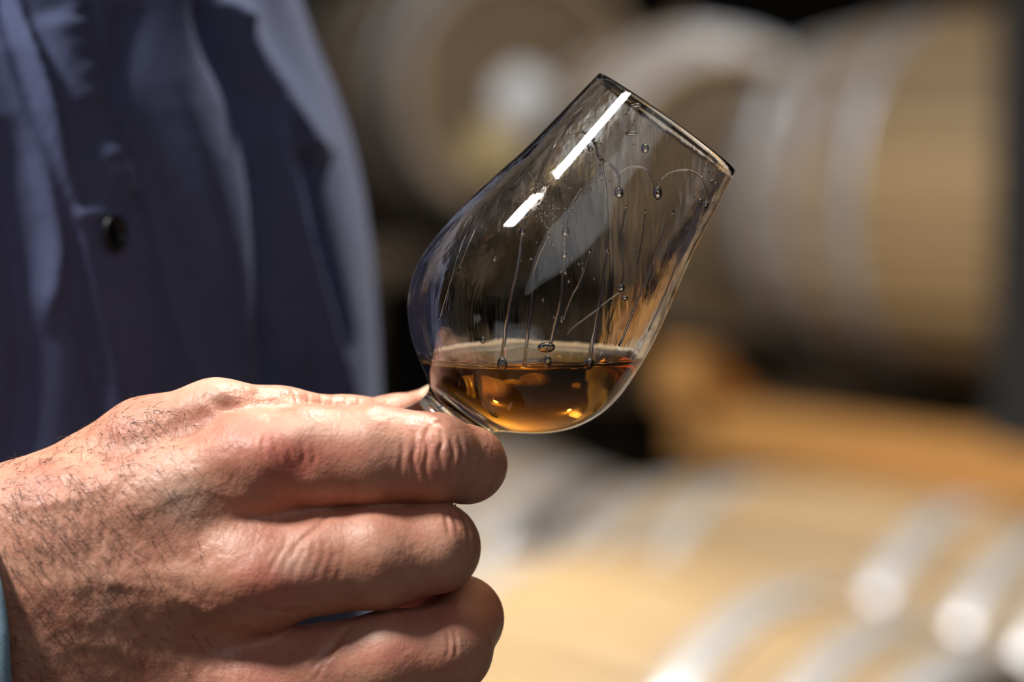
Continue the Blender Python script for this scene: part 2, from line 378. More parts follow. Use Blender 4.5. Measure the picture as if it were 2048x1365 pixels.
# sleepers under the bottom row and bearers under the two barrels farther back
for k, (c, dd) in enumerate(((cP, -0.28), (cP, 0.28), (cP, -1.25), (cP, 1.22))):
    a = c + AX * dd - PERP * 1.05; b = c + AX * dd + PERP * 0.4; a.z = b.z = FLOORZ + 0.05
    beam(a, b, 0.10, 0.10, ('sleeper under the far half of the lower middle barrel', 'sleeper under the near half of the lower middle barrel', 'sleeper under the dark bottom barrel', 'sleeper under the bottom right corner barrel')[k], name='sleeper', mat=SHADEDM)
for c, A_, rb, nm in ((c2, A2, RB, 'barrel with the tan head'), (c1, A1, RB * 1.12, 'barrel with the white disc')):
    N_ = Vector((-A_.y, A_.x, 0)); zz_ = c.z - RB - (0.0475)
    for sgn, wn in ((-0.25, 'far'), (0.25, 'near')):
        a = c + A_ * sgn - N_ * 0.42; b = c + A_ * sgn + N_ * 0.42; a.z = b.z = zz_
        beam(a, b, 0.1, BH, wn + ' bearer under the ' + nm, mat=SHADEDM)
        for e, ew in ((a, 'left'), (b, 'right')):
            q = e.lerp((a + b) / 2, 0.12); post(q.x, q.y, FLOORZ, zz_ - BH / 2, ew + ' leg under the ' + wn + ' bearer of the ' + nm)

#@@HAND
print('T', 'HAND', round(time.time() - T0, 1))
# ------------------------------------------------------------------ signed distance modelling of the hand
def build_hand():
    st = 6.0
    lo = np.array([-1760, 20, -420.0]); hi = np.array([30.0, 1010, 330])
    n = ((hi - lo) / st).astype(int) + 1
    X = (lo[0] + st * np.arange(n[0], dtype=np.float32))[:, None, None]
    Y = (lo[1] + st * np.arange(n[1], dtype=np.float32))[None, :, None]
    Z = (lo[2] + st * np.arange(n[2], dtype=np.float32))[None, None, :]
    def cone(X, Y, Z, a, b):
        ax, ay, az = hp(*a[:3]); bx, by, bz = hp(*b[:3]); ra = a[3] * (1 + a[2] / FPX); rb = b[3] * (1 + b[2] / FPX)
        dx, dy, dz = bx - ax, by - ay, bz - az; L = dx * dx + dy * dy + dz * dz + 1e-6
        h = np.clip(((X - ax) * dx + (Y - ay) * dy + (Z - az) * dz) / L, 0, 1)
        return np.sqrt((X - ax - h * dx) ** 2 + (Y - ay - h * dy) ** 2 + (Z - az - h * dz) ** 2) - (ra + (rb - ra) * h)
    def smin(a, b, k):
        h = np.clip(0.5 + 0.5 * (b - a) / k, 0, 1); return b + (a - b) * h - k * h * (1 - h)
    def chain(X, Y, Z, pts, k=14):
        d = None
        for a, b in zip(pts, pts[1:]):
            c = cone(X, Y, Z, a, b); d = c if d is None else smin(d, c, k)
        return d
    INDEX = [(500, 930, -165, 104), (620, 915, -190, 104), (745, 911, -205, 101), (868, 917, -205, 89), (935, 930, -150, 76), (948, 940, -75, 60)]
    MIDDLE = [(505, 1150, -180, 108), (640, 1125, -200, 104), (760, 1112, -205, 106), (868, 1096, -200, 90), (872, 1092, -60, 78), (815, 1085, 60, 62)]
    RING = [(495, 1395, -130, 108), (650, 1350, -160, 100), (780, 1318, -185, 96), (893, 1300, -170, 90), (921, 1238, -50, 84), (840, 1225, 60, 64)]
    PINKY = [(440, 1570, -60, 92), (640, 1530, -110, 84), (800, 1490, -130, 76), (850, 1450, -40, 68), (760, 1420, 50, 56)]
    THUMB = [(120, 1010, -40, 110), (300, 905, -70, 108), (432, 852, -95, 90), (560, 862, -60, 84), (700, 868, 5, 72), (790, 850, 90, 56), (862, 816, 165, 41)]
    BACK = [[(-700, 1330, -60, 210), (-250, 1200, -60, 190)],
            [(-250, 1130, -60, 160), (120, 1075, -95, 150)], [(120, 1075, -95, 150), (500, 940, -160, 108)],
            [(-250, 1230, -60, 165), (150, 1200, -90, 160)], [(150, 1200, -90, 160), (505, 1150, -175, 110)],
            [(-250, 1290, -40, 150), (150, 1340, -60, 150)], [(150, 1340, -60, 150), (495, 1380, -125, 108)],
            [(150, 1400, -30, 130), (430, 1550, -60, 95)]]
    def field(X, Y, Z):
        back = None
        for seg in BACK:
            c = cone(X, Y, Z, *seg); back = c if back is None else smin(back, c, 95)
        d = back
        f = None
        for ch in (INDEX, MIDDLE, RING, PINKY):
            c = chain(X, Y, Z, ch); f = c if f is None else smin(f, c, 7)
        d = smin(d, f, 46)
        d = smin(d, chain(X, Y, Z, THUMB, 26), 22)
        return d
    F = field(X, Y, Z).astype(np.float32)
    print('T field', round(time.time() - T0, 1))
    # naive surface nets
    s = F < 0
    c = [s[i:i - 1 or None, j:j - 1 or None, k:k - 1 or None] for i in (0, 1) for j in (0, 1) for k in (0, 1)]
    tot = sum(x.astype(np.int8) for x in c); act = (tot > 0) & (tot < 8)
    idx = np.argwhere(act); vid = np.full(act.shape, -1, np.int64); vid[tuple(idx.T)] = np.arange(len(idx))
    V = np.zeros((len(idx), 3)); W = np.zeros(len(idx))
    for ax in range(3):
        for u in (0, 1):
            for v in (0, 1):
                o = np.zeros(3, int); o2 = [a for a in range(3) if a != ax]; o[o2[0]] = u; o[o2[1]] = v
                e = o.copy(); e[ax] += 1
                fa = F[tuple((idx + o).T)]; fb = F[tuple((idx + e).T)]
                m = (fa < 0) != (fb < 0); t = np.where(m, fa / np.where(m, fa - fb, 1), 0)
                p = (idx + o).astype(float); p[:, ax] += t
                V[m] += p[m]; W[m] += 1
    V = lo + st * V / W[:, None]
    faces = []
    for ax in range(3):
        sl0 = [slice(1, -1)] * 3; sl0[ax] = slice(0, -1)
        a = s[tuple(sl0)]; sl1 = list(sl0); sl1[ax] = slice(1, None); b = s[tuple(sl1)]
        e = np.argwhere(a != b); e2 = e.copy()
        off = np.ones(3, int); off[ax] = 0; e2 = e + off
        inside = a[tuple(e.T)]
        u, v = [q for q in range(3) if q != ax]
        du = np.zeros(3, int); du[u] = 1; dv = np.zeros(3, int); dv[v] = 1
        q = np.stack([vid[tuple((e2 - du - dv).T)], vid[tuple((e2 - dv).T)], vid[tuple(e2.T)], vid[tuple((e2 - du).T)]], 1)
        ok = (q >= 0).all(1); q = q[ok]; ins = inside[ok]
        if ax == 1: ins = ~ins
        q[~ins] = q[~ins][:, ::-1]
        faces.append(q)
    Q = np.concatenate(faces)
    # project on the field
    def grad(P):
        e = 1.5; g = np.zeros_like(P)
        for k in range(3):
            d = np.zeros(3); d[k] = e
            g[:, k] = (field(*(P + d).T) - field(*(P - d).T)) / (2 * e)
        return g / (np.linalg.norm(g, axis=1, keepdims=True) + 1e-9)
    for _ in range(1):
        V -= grad(V) * field(*V.T)[:, None]
    # one linear subdivision of the quads (shared edges), then project again
    E = np.concatenate([np.sort(Q[:, [i, (i + 1) % 4]], 1) for i in range(4)])
    key = E[:, 0] * len(V) + E[:, 1]; uk, inv = np.unique(key, return_inverse=True)
    ev = np.stack([uk // len(V), uk % len(V)], 1); em = V[ev].mean(1); cm = V[Q].mean(1)
    nv, ne, nq = len(V), len(uk), len(Q); inv = inv.reshape(4, nq)
    cid = nv + ne + np.arange(nq)
    Q2 = np.concatenate([np.stack([Q[:, i], nv + inv[i], cid, nv + inv[i - 1]], 1) for i in range(4)])
    V2 = np.concatenate([V, em, cm]); N = grad(V2); V2 -= N * field(*V2.T)[:, None]
    N = grad(V2)
    print('T fine', round(time.time() - T0, 1))
    # ---- fine form: creases, knuckles, tendons and veins, drawn on the side that shows
    k = 1 + V2[:, 2] / FPX; px = V2[:, 0] / k + 1024; py = V2[:, 1] / k + 682.5
    facing = np.clip(-N[:, 2] * 1.5 + 0.25, 0, 1)
    disp = np.zeros(len(V2))
    front = facing > 0
    def seg_dist(pts, m_):
        P = catmull(pts, 4); x0, y0 = P.min(0) - m_; x1, y1 = P.max(0) + m_
        sel = np.flatnonzero(front & (px > x0) & (px < x1) & (py > y0) & (py < y1)); pxs, pys = px[sel], py[sel]
        best = np.full(len(sel), 1e9); par = np.zeros(len(sel)); L = len(P) - 1
        for i, (a, b) in enumerate(zip(P, P[1:])):
            ab = b - a; l2 = ab @ ab + 1e-9
            h = np.clip(((pxs - a[0]) * ab[0] + (pys - a[1]) * ab[1]) / l2, 0, 1)
            d = np.hypot(pxs - a[0] - h * ab[0], pys - a[1] - h * ab[1]); m = d < best
            best[m] = d[m]; par[m] = (i + h[m]) / L
        return best, par, sel
    def line(pts, depth, wd, fade=True, lip=0.0):
        nonlocal disp
        d, t, sel = seg_dist(pts, wd * 5); env = np.sin(np.clip(t, 0, 1) * math.pi) ** 0.5 if fade else 1.0
        disp[sel] -= depth * np.exp(-(d / wd) ** 2) * env * facing[sel]
        if lip: disp[sel] += lip * np.exp(-((d - 2.4 * wd) / wd) ** 2) * env * facing[sel]
    def blob(x, y, rx, ry, h, ang=0.0):
        nonlocal disp
        ca, sa = math.cos(ang), math.sin(ang); u = (px - x) * ca + (py - y) * sa; v = -(px - x) * sa + (py - y) * ca
        disp += h * np.exp(-(u / rx) ** 2 - (v / ry) ** 2) * facing
    # knuckles and hollows
    blob(535, 905, 62, 55, 13); blob(598, 930, 34, 44, -11); blob(535, 1165, 75, 60, 15); blob(600, 1010, 50, 40, -4)
    blob(500, 1040, 130, 30, -4, -0.15); blob(500, 1275, 130, 34, -5, 0.1); blob(640, 1225, 60, 26, -4, -0.3)
    blob(870, 905, 46, 62, 6); blob(905, 1085, 42, 62, 6); blob(905, 1290, 44, 60, 6)
    blob(760, 1100, 60, 60, 4); blob(470, 790, 60, 30, 8); blob(380, 850, 60, 30, -6, -0.5)
    # tendons / veins over the back of the hand
    line([(520, 910), (380, 960), (200, 1040), (40, 1090)], -3.5, 28)
    line([(520, 1160), (380, 1150), (200, 1160), (20, 1190)], -3.5, 26)
    line([(500, 1370), (350, 1330), (180, 1290), (20, 1290)], -3, 26)
    line([(620, 1010), (520, 1010), (430, 980), (330, 1000), (230, 1070), (160, 1180)], -1.4, 13)
    line([(560, 1250), (440, 1240), (330, 1180), (240, 1170), (120, 1110), (0, 1060)], -2.4, 12)
    line([(300, 850), (250, 930), (190, 980), (90, 1010), (0, 1010)], -2.4, 12)
    line([(430, 1420), (330, 1390), (250, 1300), (180, 1290)], -2.4, 12)
    # fold between thumb and index
    line([(405, 790), (450, 815), (500, 822), (560, 812)], 5, 8, lip=1.5)
    line([(560, 790), (640, 806), (700, 812), (745, 808)], 4, 8)
    for x in (590, 615, 640, 662, 690, 715, 745, 770):
        line([(x - 8, 776), (x + 2, 792), (x + 4, 808)], 2.2, 3.5)
    # index PIP wrinkles
    for pts, d_, w_ in (([(828, 862), (832, 890), (826, 920), (834, 960), (826, 990)], 3.6, 4.5), ([(862, 852), (852, 872), (856, 900), (850, 935), (858, 965)], 4.2, 4.5),
                        ([(878, 862), (884, 885), (878, 910), (888, 940)], 4.0, 4.2), ([(898, 880), (906, 905), (900, 935), (904, 962)], 3.4, 4), ([(842, 880), (843, 905), (838, 930)], 2.4, 3),
                        ([(915, 872), (924, 900), (920, 940)], 2, 4), ([(800, 870), (806, 900), (800, 940), (806, 975)], 1.6, 4), ([(866, 850), (880, 846), (896, 856)], 3, 4)):
        line(pts, d_, w_, lip=0.8)
    for pts in ([(548, 870), (556, 900), (566, 925)], [(565, 868), (578, 895), (584, 920)], [(600, 880), (607, 905), (606, 925)], [(622, 885), (630, 910), (628, 930)], [(535, 870), (528, 895), (535, 920)]):
        line(pts, 2.2, 3.8, lip=0.6)
    # middle finger PIP and base wrinkles
    for pts in ([(896, 1010), (905, 1035), (915, 1065)], [(884, 1016), (892, 1040), (897, 1075)], [(920, 1020), (934, 1060), (938, 1110)]):
        line(pts, 2.6, 3.6, lip=0.7)
    for x in range(7):
        line([(575 + x * 18, 1060 + x * 4), (568 + x * 20, 1095 + x * 3), (548 + x * 22, 1130 + x * 3), (540 + x * 22 + (x * 7) % 5, 1150 + (x * 13) % 22)], (1.1, .6, 1.0, .5, .8, .6, .3)[x], 4.2, lip=0.3)
    for x in range(5): line([(470 + x * 26, 1200 + x * 6), (520 + x * 20, 1216 + x * 3), (560 + x * 18, 1212)], 1.6, 3.6)
    line([(655, 1022), (640, 1050), (600, 1085), (585, 1120)], 4, 7)
    # ring finger
    for pts in ([(893, 1262), (897, 1290), (893, 1320)], [(908, 1262), (912, 1290), (910, 1315)]): line(pts, 2.2, 3.4, lip=0.6)
    line([(700, 1252), (665, 1290), (620, 1340)], 6, 8)
    line([(690, 1275), (655, 1315), (630, 1365)], 3, 5)
    # wrist and forearm creases
    for x in range(9):
        xx = 8 + x * 24; line([(xx + 22, 960 + x * -6), (xx + 10, 1040), (xx + 4, 1130), (xx + 16, 1230)], 0.8, 5.0)
    print('T relief', round(time.time() - T0, 1))
    # irregular fine relief
    nz = np.array([mnoise.noise(Vector((a / 34, b / 34, c / 34))) for a, b, c in V2])
    nz2 = np.array([mnoise.noise(Vector((a / 11, b / 15, c / 11))) for a, b, c in V2])
    calm = np.clip((700 - px) / 250, 0.25, 1)
    disp += (nz * 1.9 + nz2 * 0.8) * calm * facing
    V2 = V2 + N * disp[:, None]
    # tint: r = redness, g = paleness
    red = np.zeros(len(px)); pale = np.zeros(len(px))
    def tb(arr, x, y, rx, ry, a): arr += a * np.exp(-((px - x) / rx) ** 2 - ((py - y) / ry) ** 2)
    for q in ((575, 925, 70, 55, .75), (560, 1165, 80, 55, .7), (900, 1240, 50, 30, .4), (700, 900, 90, 60, .25), (860, 930, 50, 60, .35), (780, 1300, 90, 50, .35),
              (520, 1330, 90, 60, .45), (470, 880, 90, 50, .3), (250, 860, 40, 20, .4), (340, 960, 40, 30, .3), (560, 1010, 60, 40, .3)): tb(red, *q)
    for q in ((360, 990, 60, 60, .6), (640, 850, 120, 25, .5), (430, 780, 80, 30, .4), (590, 1130, 40, 30, .4), (760, 1270, 60, 20, .4)): tb(pale, *q)
    wv = [h2w(v) for v in V2]
    me = bpy.data.meshes.new('hand'); me.vertices.add(len(wv)); me.vertices.foreach_set('co', np.array([tuple(v) for v in wv]).ravel())
    nf = len(Q2); me.loops.add(nf * 4); me.polygons.add(nf); me.loops.foreach_set('vertex_index', Q2.ravel())
    me.polygons.foreach_set('loop_start', np.arange(nf) * 4); me.update(calc_edges=True)
    ca = me.color_attributes.new('tint', 'FLOAT_COLOR', 'POINT')
    cl = np.stack([np.clip(red, 0, 1), np.clip(pale, 0, 1), np.zeros(len(px)), np.ones(len(px))], 1)
    ca.data.foreach_set('color', cl.ravel().astype(np.float32))
    me.validate(); return me
PERSON = empty('person', at(-300, 3000, 0.85), 'person in a dark blue buttoned shirt holding up a tilted glass', 'person')
hand_me = build_hand()
hand = link('hand', hand_me, SKIN, PERSON); hand.location = -PERSON.location
bpy.context.view_layer.update()
bv = BVHTree.FromPolygons([v.co for v in hand_me.vertices], [p.vertices for p in hand_me.polygons])
# outward check
hit = bv.ray_cast(CAM, (at(500, 1100, 1) - CAM).normalized())
print('HANDHIT', hit[0], hit[1].dot(FW), hit[3])
if hit[1].dot(FW) > 0: hand_me.flip_normals()

def skin_hit(x, y):
    h = bv.ray_cast(CAM, (at(x, y, 1) - CAM).normalized()); return h[0], (h[1] if h[1] is None or h[1].dot(FW) < 0 else -h[1])
# hairs: thin tapered ribbons of a few segments, all one hair object
def hairs():
    cu = bpy.data.curves.new('arm_hair', 'CURVE'); cu.dimensions = '3D'; cu.bevel_depth = 1.0; cu.bevel_resolution = 0
    rnd = random.Random(3); cnt = 0
    def one(p, nrm, dirpx, ln, rad):
        sp = cu.splines.new('POLY'); m = 5; sp.points.add(m - 1)
        t = (RT * dirpx[0] - UP * dirpx[1]).normalized(); t = (t - nrm * t.dot(nrm)).normalized(); side = nrm.cross(t)
        bend = rnd.uniform(-.28, .28); lift = rnd.uniform(.1, .45)
        for i in range(m):
            u = i / (m - 1); q = p + t * ln * u + side * ln * bend * u * u + nrm * ln * lift * math.sin(u * 2.2)
            sp.points[i].co = (*q, 1); sp.points[i].radius = rad * (1 - 0.8 * u)
    for _ in range(1700):
        x = rnd.uniform(0, 420); y = rnd.uniform(770, 1360)
        dens = math.exp(-((x - 40) / 210) ** 2) * (0.35 + 0.65 * math.exp(-((y - 1000) / 220) ** 2)) + 0.9 * math.exp(-((x - 250) / 90) ** 2 - ((y - 850) / 55) ** 2)
        if rnd.random() > dens: continue
        p, nr = skin_hit(x, y)
        if p is None: continue
        one(p, nr, (rnd.uniform(0.2, 1.0), rnd.uniform(-0.1, 1.4)), rnd.uniform(20, 52) * S, rnd.uniform(0.25, 0.5) * S * 1.15); cnt += 1
    o = bpy.data.objects.new('arm_hair', cu); COL.objects.link(o); cu.materials.append(HAIRM); o.parent = PERSON; o.location = -PERSON.location; o['kind'] = 'stuff'
    print('hairs', cnt)
hairs()
# nails: index nail seen edge-on at the right, thumb nail facing up
def nail(c, n_dir, l_dir, ln, wd, name='fingernail', label=None):
    n_dir = n_dir.normalized(); l_dir = (l_dir - n_dir * l_dir.dot(n_dir)).normalized(); s_dir = n_dir.cross(l_dir)
    vs = []; nu, nv = 12, 12
    for i in range(nu + 1):
        u = -1 + 2 * i / nu
        for j in range(nv + 1):
            v = -1 + 2 * j / nv
            a, b = u, v
            rr = math.sqrt(1 - 0.42 * b * b), math.sqrt(1 - 0.42 * a * a)
            p = c + l_dir * (a * ln / 2 * rr[0]) + s_dir * (b * wd / 2 * rr[1]) - n_dir * (b * b * wd * 0.20 + a * a * ln * 0.05)
            vs.append(p - PERSON.location)
    fs = [(i * (nv + 1) + j, (i + 1) * (nv + 1) + j, (i + 1) * (nv + 1) + j + 1, i * (nv + 1) + j + 1) for i in range(nu) for j in range(nv)]
    o = link(name, mesh_from(vs, fs), NAIL, PERSON)
    m = o.modifiers.new('s', 'SOLIDIFY'); m.thickness = 0.0007; m.offset = 0
    return o
def hw(x, y, d): return h2w(hp(x, y, d))
nail(hw(1013, 938, -112), RT * 1 - UP * .1, FW * 1.0 + RT * .1, 78 * S, 92 * S)
nail(hw(845, 786, 122), UP * 0.75 - FW * 0.45 - RT * 0.35, RT * 0.8 + FW * 0.45 + UP * .3, 72 * S, 70 * S)

#@@GLASS
print('T', 'GLASS', round(time.time() - T0, 1))
# ------------------------------------------------------------------ the tasting glass and its drink
TILT = math.radians(35.7); LEAN = math.radians(3.2)
# axis from rim towards foot
AXD = (RT * (-math.sin(TILT)) - UP * math.cos(TILT)).normalized()
AXD = (AXD * math.cos(LEAN) + FW * math.sin(LEAN)).normalized()
RIM = at(1333, 247, DIST)
E1 = (RT * math.cos(TILT) - UP * math.sin(TILT)); E1 = (E1 - AXD * E1.dot(AXD)).normalized(); E2 = AXD.cross(E1)
def gp(t, r, a): return RIM + AXD * (t * S) + (E1 * math.cos(a) + E2 * math.sin(a)) * (r * S)
OUT = [(0, 168), (100, 183.5), (200, 199.5), (260, 213), (320, 226), (370, 235), (410, 240), (450, 243), (500, 243), (550, 233), (600, 208), (640, 172), (670, 132), (692, 96), (706, 80), (722, 75), (745, 80), (768, 94), (784, 107), (794, 111)]
INN = [(0, 161), (100, 174.5), (200, 189.5), (260, 202), (320, 214.5), (370, 223), (410, 227.5), (450, 230), (500, 229), (550, 216), (595, 191), (632, 156), (660, 116), (673, 75), (677, 0)]
outc = catmull(OUT, 7); innc = catmull(INN, 7)
foot = [(799, 106), (800, 98), (795, 70), (792, 0)]
lip = [(-2.5, 163.5), (-3.5, 165.5), (-2.5, 167.5)]
def lathe(profile, na, close_start=False, close_end=True):
    vs = []; fs = []; ring = []
    for t, r in profile:
        if r < 0.5: ring.append([len(vs)]); vs.append(gp(t, 0, 0))
        else:
            ring.append(list(range(len(vs), len(vs) + na))); vs += [gp(t, r, 2 * math.pi * i / na) for i in range(na)]
    for A, B in zip(ring, ring[1:]):
        for i in range(na):
            j = (i + 1) % na
            if len(A) == 1: fs.append((A[0], B[j], B[i]))
            elif len(B) == 1: fs.append((A[i], A[j], B[0]))
            else: fs.append((A[i], A[j], B[j], B[i]))
    return vs, fs
NA = 160
prof = [tuple(p) for p in innc[::-1]] + lip + [tuple(p) for p in outc] + foot
prof[0] = (677, 0)
gv, gf = lathe(prof, NA)
GL = empty('tasting_glass', gp(800, 0, 0), 'tilted clear tulip glass held by its foot, streaked inside above amber liquor', 'glass')
def to_local(vs, o): return [v - o.location for v in vs]
me = mesh_from(to_local(gv, GL), gf, 'bowl')
glass = link('glass_body', me, [GLASSM, GLASSIN], GL)
ninn = len(innc) - 1
LEVEL = at(1080, 741, DIST - 0.030).z; MEN = 0.0015          # where the near edge of the surface is seen
bm = bmesh.new(); bm.from_mesh(me); bmesh.ops.recalc_face_normals(bm, faces=bm.faces)
def is_inner(c):
    c = c + GL.location; tt = (c - RIM).dot(AXD) / S; rr = ((c - RIM) - AXD * (c - RIM).dot(AXD)).length / S
    return tt < 678 and rr < (np.interp(tt, innc[:, 0], innc[:, 1]) + 2.5 if tt < 672 else 85)
inner_f = [f for f in bm.faces if is_inner(f.calc_center_median())]
ig = list({v for f in inner_f for v in f.verts}) + list({e for f in inner_f for e in f.edges}) + inner_f
bmesh.ops.bisect_plane(bm, geom=ig, plane_co=(0, 0, LEVEL + MEN - GL.location.z), plane_no=(0, 0, 1))
# where the liquor touches the wall, its own surface is the boundary of the glass
kill = [f for f in bm.faces if f.calc_center_median().z + GL.location.z < LEVEL + MEN - 1e-6 and is_inner(f.calc_center_median())]
bmesh.ops.delete(bm, geom=kill, context='FACES'); bm.to_mesh(me); bm.free()
# faces of the inner wall take the wet material
mi = []
for f in gf:
    mi.append(0)
rows_inner = (ninn) * NA
for p in me.polygons:
    c = p.center + GL.location; tt = (c - RIM).dot(AXD) / S; rr = ((c - RIM) - AXD * (c - RIM).dot(AXD)).length / S
    ri = np.interp(tt, innc[:, 0], innc[:, 1]); p.material_index = 1 if (tt > 4 and tt < 640 and abs(rr - ri) < 3.0) else 0
me.polygons.foreach_set('use_smooth', [True] * len(me.polygons))
# liquid: the inside of the bowl cut level, with a meniscus that climbs the wall
eps = 0.0
lv, lf = lathe([(t, r + eps if r > 0.5 else 0) for t, r in prof[:len(innc)]], NA)
bm = bmesh.new(); bvs = [bm.verts.new(v) for v in lv]
for f in lf: bm.faces.new([bvs[i] for i in f])
res = bmesh.ops.bisect_plane(bm, geom=bm.verts[:] + bm.edges[:] + bm.faces[:], plane_co=(0, 0, LEVEL + MEN), plane_no=(0, 0, 1), clear_outer=True)
ed = [e for e in bm.edges if len(e.link_faces) == 1]
vl = [ed[0].verts[0]]; nxt = ed[0].verts[1]; used = {ed[0]}
while nxt != vl[0]:
    vl.append(nxt)
    e = [e for e in nxt.link_edges if len(e.link_faces) == 1 and e not in used][0]; used.add(e); nxt = e.other_vert(nxt)
cen = sum((v.co for v in vl), Vector()) / len(vl)
prev = vl
lay = bm.faces.layers.float.new('open_surface')
for dist_ in (0.00012, 0.0003, 0.0006, 0.001, 0.0015, 0.0022, 0.0035, 0.006, 0.012):
    ring = []
    for v in vl:
        d = (cen - v.co); d.z = 0; L = d.length; p = v.co + d / L * min(dist_, L * .9); p.z = LEVEL + MEN * math.exp(-dist_ / 0.0009)
        ring.append(bm.verts.new(p))
    for i in range(len(vl)):
        j = (i + 1) % len(vl); bm.faces.new((prev[i], prev[j], ring[j], ring[i]))[lay] = 1.0
    prev = ring
bm.faces.new(prev)[lay] = 1.0
bmesh.ops.recalc_face_normals(bm, faces=bm.faces); bm.verts.index_update(); bm.faces.index_update()
for v in bm.verts: v.co -= GL.location
ldrink = bm_mesh(bm, 'drink')
liquid = link('liquor', ldrink, LIQ); liquid.location = GL.location
liquid['label'] = 'amber liquor lying level in the bottom of the tilted glass'; liquid['category'] = 'drink'
# drops and running tears on the inside of the near wall
iv, if_ = lathe([tuple(p) for p in innc[::-1]], NA)
ibv = BVHTree.FromPolygons(iv, if_)
def wall(x, y, far=False):
    d = (at(x, y, 1) - CAM).normalized(); h = ibv.ray_cast(CAM, d)
    if h[0] is None: return None, None
    if far:
        h = ibv.ray_cast(h[0] + d * 1e-4, d)
        if h[0] is None: return None, None
    p = h[0]; rel = p - RIM; ax = AXD * rel.dot(AXD); n = (ax - rel).normalized()      # points to the axis
    return p, n
def bead_mesh(items):
    """items: (point, normal, along, length, width, height)"""
    bm = bmesh.new()
    for p, n, al, ln, wd, ht in items:
        al = (al - n * al.dot(n)).normalized(); sd = n.cross(al)
        M = Matrix((( *(sd * wd / 2), 0), (*(al * ln / 2), 0), (*(n * ht), 0), (0, 0, 0, 1))).transposed()
        M = Matrix.Translation(p) @ M
        bmesh.ops.create_icosphere(bm, subdivisions=3, radius=1, matrix=M)
    for v in bm.verts: v.co -= GL.location
    return bm_mesh(bm, 'drop')
def tube(paths):
    bm = bmesh.new(); K = 8
    for pts in paths:
        P = catmull([(a, b) for a, b, c in pts], 8); R = np.interp(np.linspace(0, 1, len(P)), np.linspace(0, 1, len(pts)), [c for a, b, c in pts])
        rows = []; prevp = None
        w3 = [(wall(x + 1.2 * mnoise.noise(Vector((x * .1, y * .06, 1))), y), r) for (x, y), r in zip(P, R)]
        w3 = [(a, r) for a, r in w3 if a[0] is not None]
        for i, ((p, n), r) in enumerate(w3):
            q = w3[min(i + 1, len(w3) - 1)][0][0] - w3[max(i - 1, 0)][0][0]; al = (q - n * q.dot(n)).normalized(); sd = n.cross(al)
            rows.append([bm.verts.new(p - n * .00005 + sd * math.cos(2 * math.pi * k / K) * r * S * .5 + n * math.sin(2 * math.pi * k / K) * r * S * .28 - GL.location) for k in range(K)])
        for A, B in zip(rows, rows[1:]):
            for k in range(K): bm.faces.new((A[k], A[(k + 1) % K], B[(k + 1) % K], B[k]))
        if len(rows) > 1: bm.faces.new(rows[0][::-1]); bm.faces.new(rows[-1])
    bmesh.ops.recalc_face_normals(bm, faces=bm.faces); return bm_mesh(bm, 'tear')
DOWN = Vector((0, 0, -1))
TEARS = [[(1128, 272, 4), (1108, 300, 7), (1085, 345, 7), (1070, 392, 6)],
         [(1066, 400, 4), (1052, 440, 6), (1045, 476, 5), (1038, 530, 5), (1020, 610, 6), (1010, 680, 7), (1006, 728, 12)],
         [(1165, 375, 3), (1140, 420, 4), (1131, 462, 6), (1128, 520, 6), (1120, 600, 5), (1108, 655, 8), (1096, 700, 6)],
         [(1100, 470, 3), (1070, 540, 5), (1062, 610, 6), (1052, 700, 6), (1050, 732, 9)],
         [(1203, 320, 5), (1214, 400, 4), (1212, 500, 5), (1204, 560, 5), (1190, 640, 6), (1174, 728, 12)],
         [(1252, 410, 3), (1240, 480, 4), (1245, 540, 3), (1240, 575, 4)],
         [(1345, 420, 3), (1310, 500, 5), (1275, 590, 6), (1235, 690, 7)],
         [(1395, 400, 3), (1370, 470, 4), (1330, 570, 5), (1290, 660, 5)],
         [(1140, 272, 4), (1165, 266, 5), (1188, 285, 5), (1200, 318, 6), (1222, 332, 6), (1236, 352, 5), (1237, 380, 6)],
         [(1236, 350, 4), (1258, 336, 5), (1285, 336, 5), (1305, 356, 5), (1313, 382, 6)],
         [(1318, 362, 4), (1340, 345, 4), (1370, 339, 5), (1396, 350, 5), (1410, 375, 5), (1408, 405, 7)],
         [(1060, 386, 3), (1075, 372, 3), (1060, 350, 2)],
         [(1236, 585, 4), (1215, 600, 3), (1180, 628, 4), (1150, 650, 3), (1132, 668, 3)],
         [(950, 440, 3), (925, 500, 4), (905, 570, 4), (885, 640, 4)], [(1020, 330, 3), (985, 400, 4), (950, 470, 4), (920, 545, 4)],
         [(1180, 500, 3), (1160, 560, 4), (1140, 600, 3), (1125, 640, 3)], [(1290, 420, 3), (1282, 480, 3), (1270, 540, 3)]]
for T in TEARS:
    link('tear', tube([T]), DROPM, GL)
DROPS = [(1046, 466, 11, 16), (1131, 464, 12, 22), (1128, 510, 9, 14), (1237, 386, 16, 22), (1314, 386, 16, 24), (1240, 576, 13, 15), (1092, 694, 30, 18), (1247, 596, 12, 9),
         (1006, 726, 18, 22), (1175, 726, 18, 22), (1094, 722, 14, 22), (1052, 300, 9, 9), (1290, 298, 14, 18), (1408, 408, 14, 14), (1434, 410, 8, 10), (1068, 398, 7, 9), (1214, 504, 7, 10), (1130, 545, 5, 9),
         (990, 520, 9, 9), (968, 680, 9, 12), (1196, 290, 14, 9), (1182, 300, 10, 10), (1262, 268, 20, 9), (1270, 212, 22, 10), (1293, 204, 18, 8), (1062, 519, 6, 4), (1122, 640, 6, 12), (1440, 400, 6, 8), (1396, 402, 10, 12), (1410, 330, 7, 7)]
for x, y, wd, ln in DROPS:
    p, n = wall(x, y)
    if p is not None: link('drop', bead_mesh([(p, n, DOWN, ln * S * 1.15, wd * S * 1.15, min(wd, ln) * S * 0.5)]), DROPM, GL)
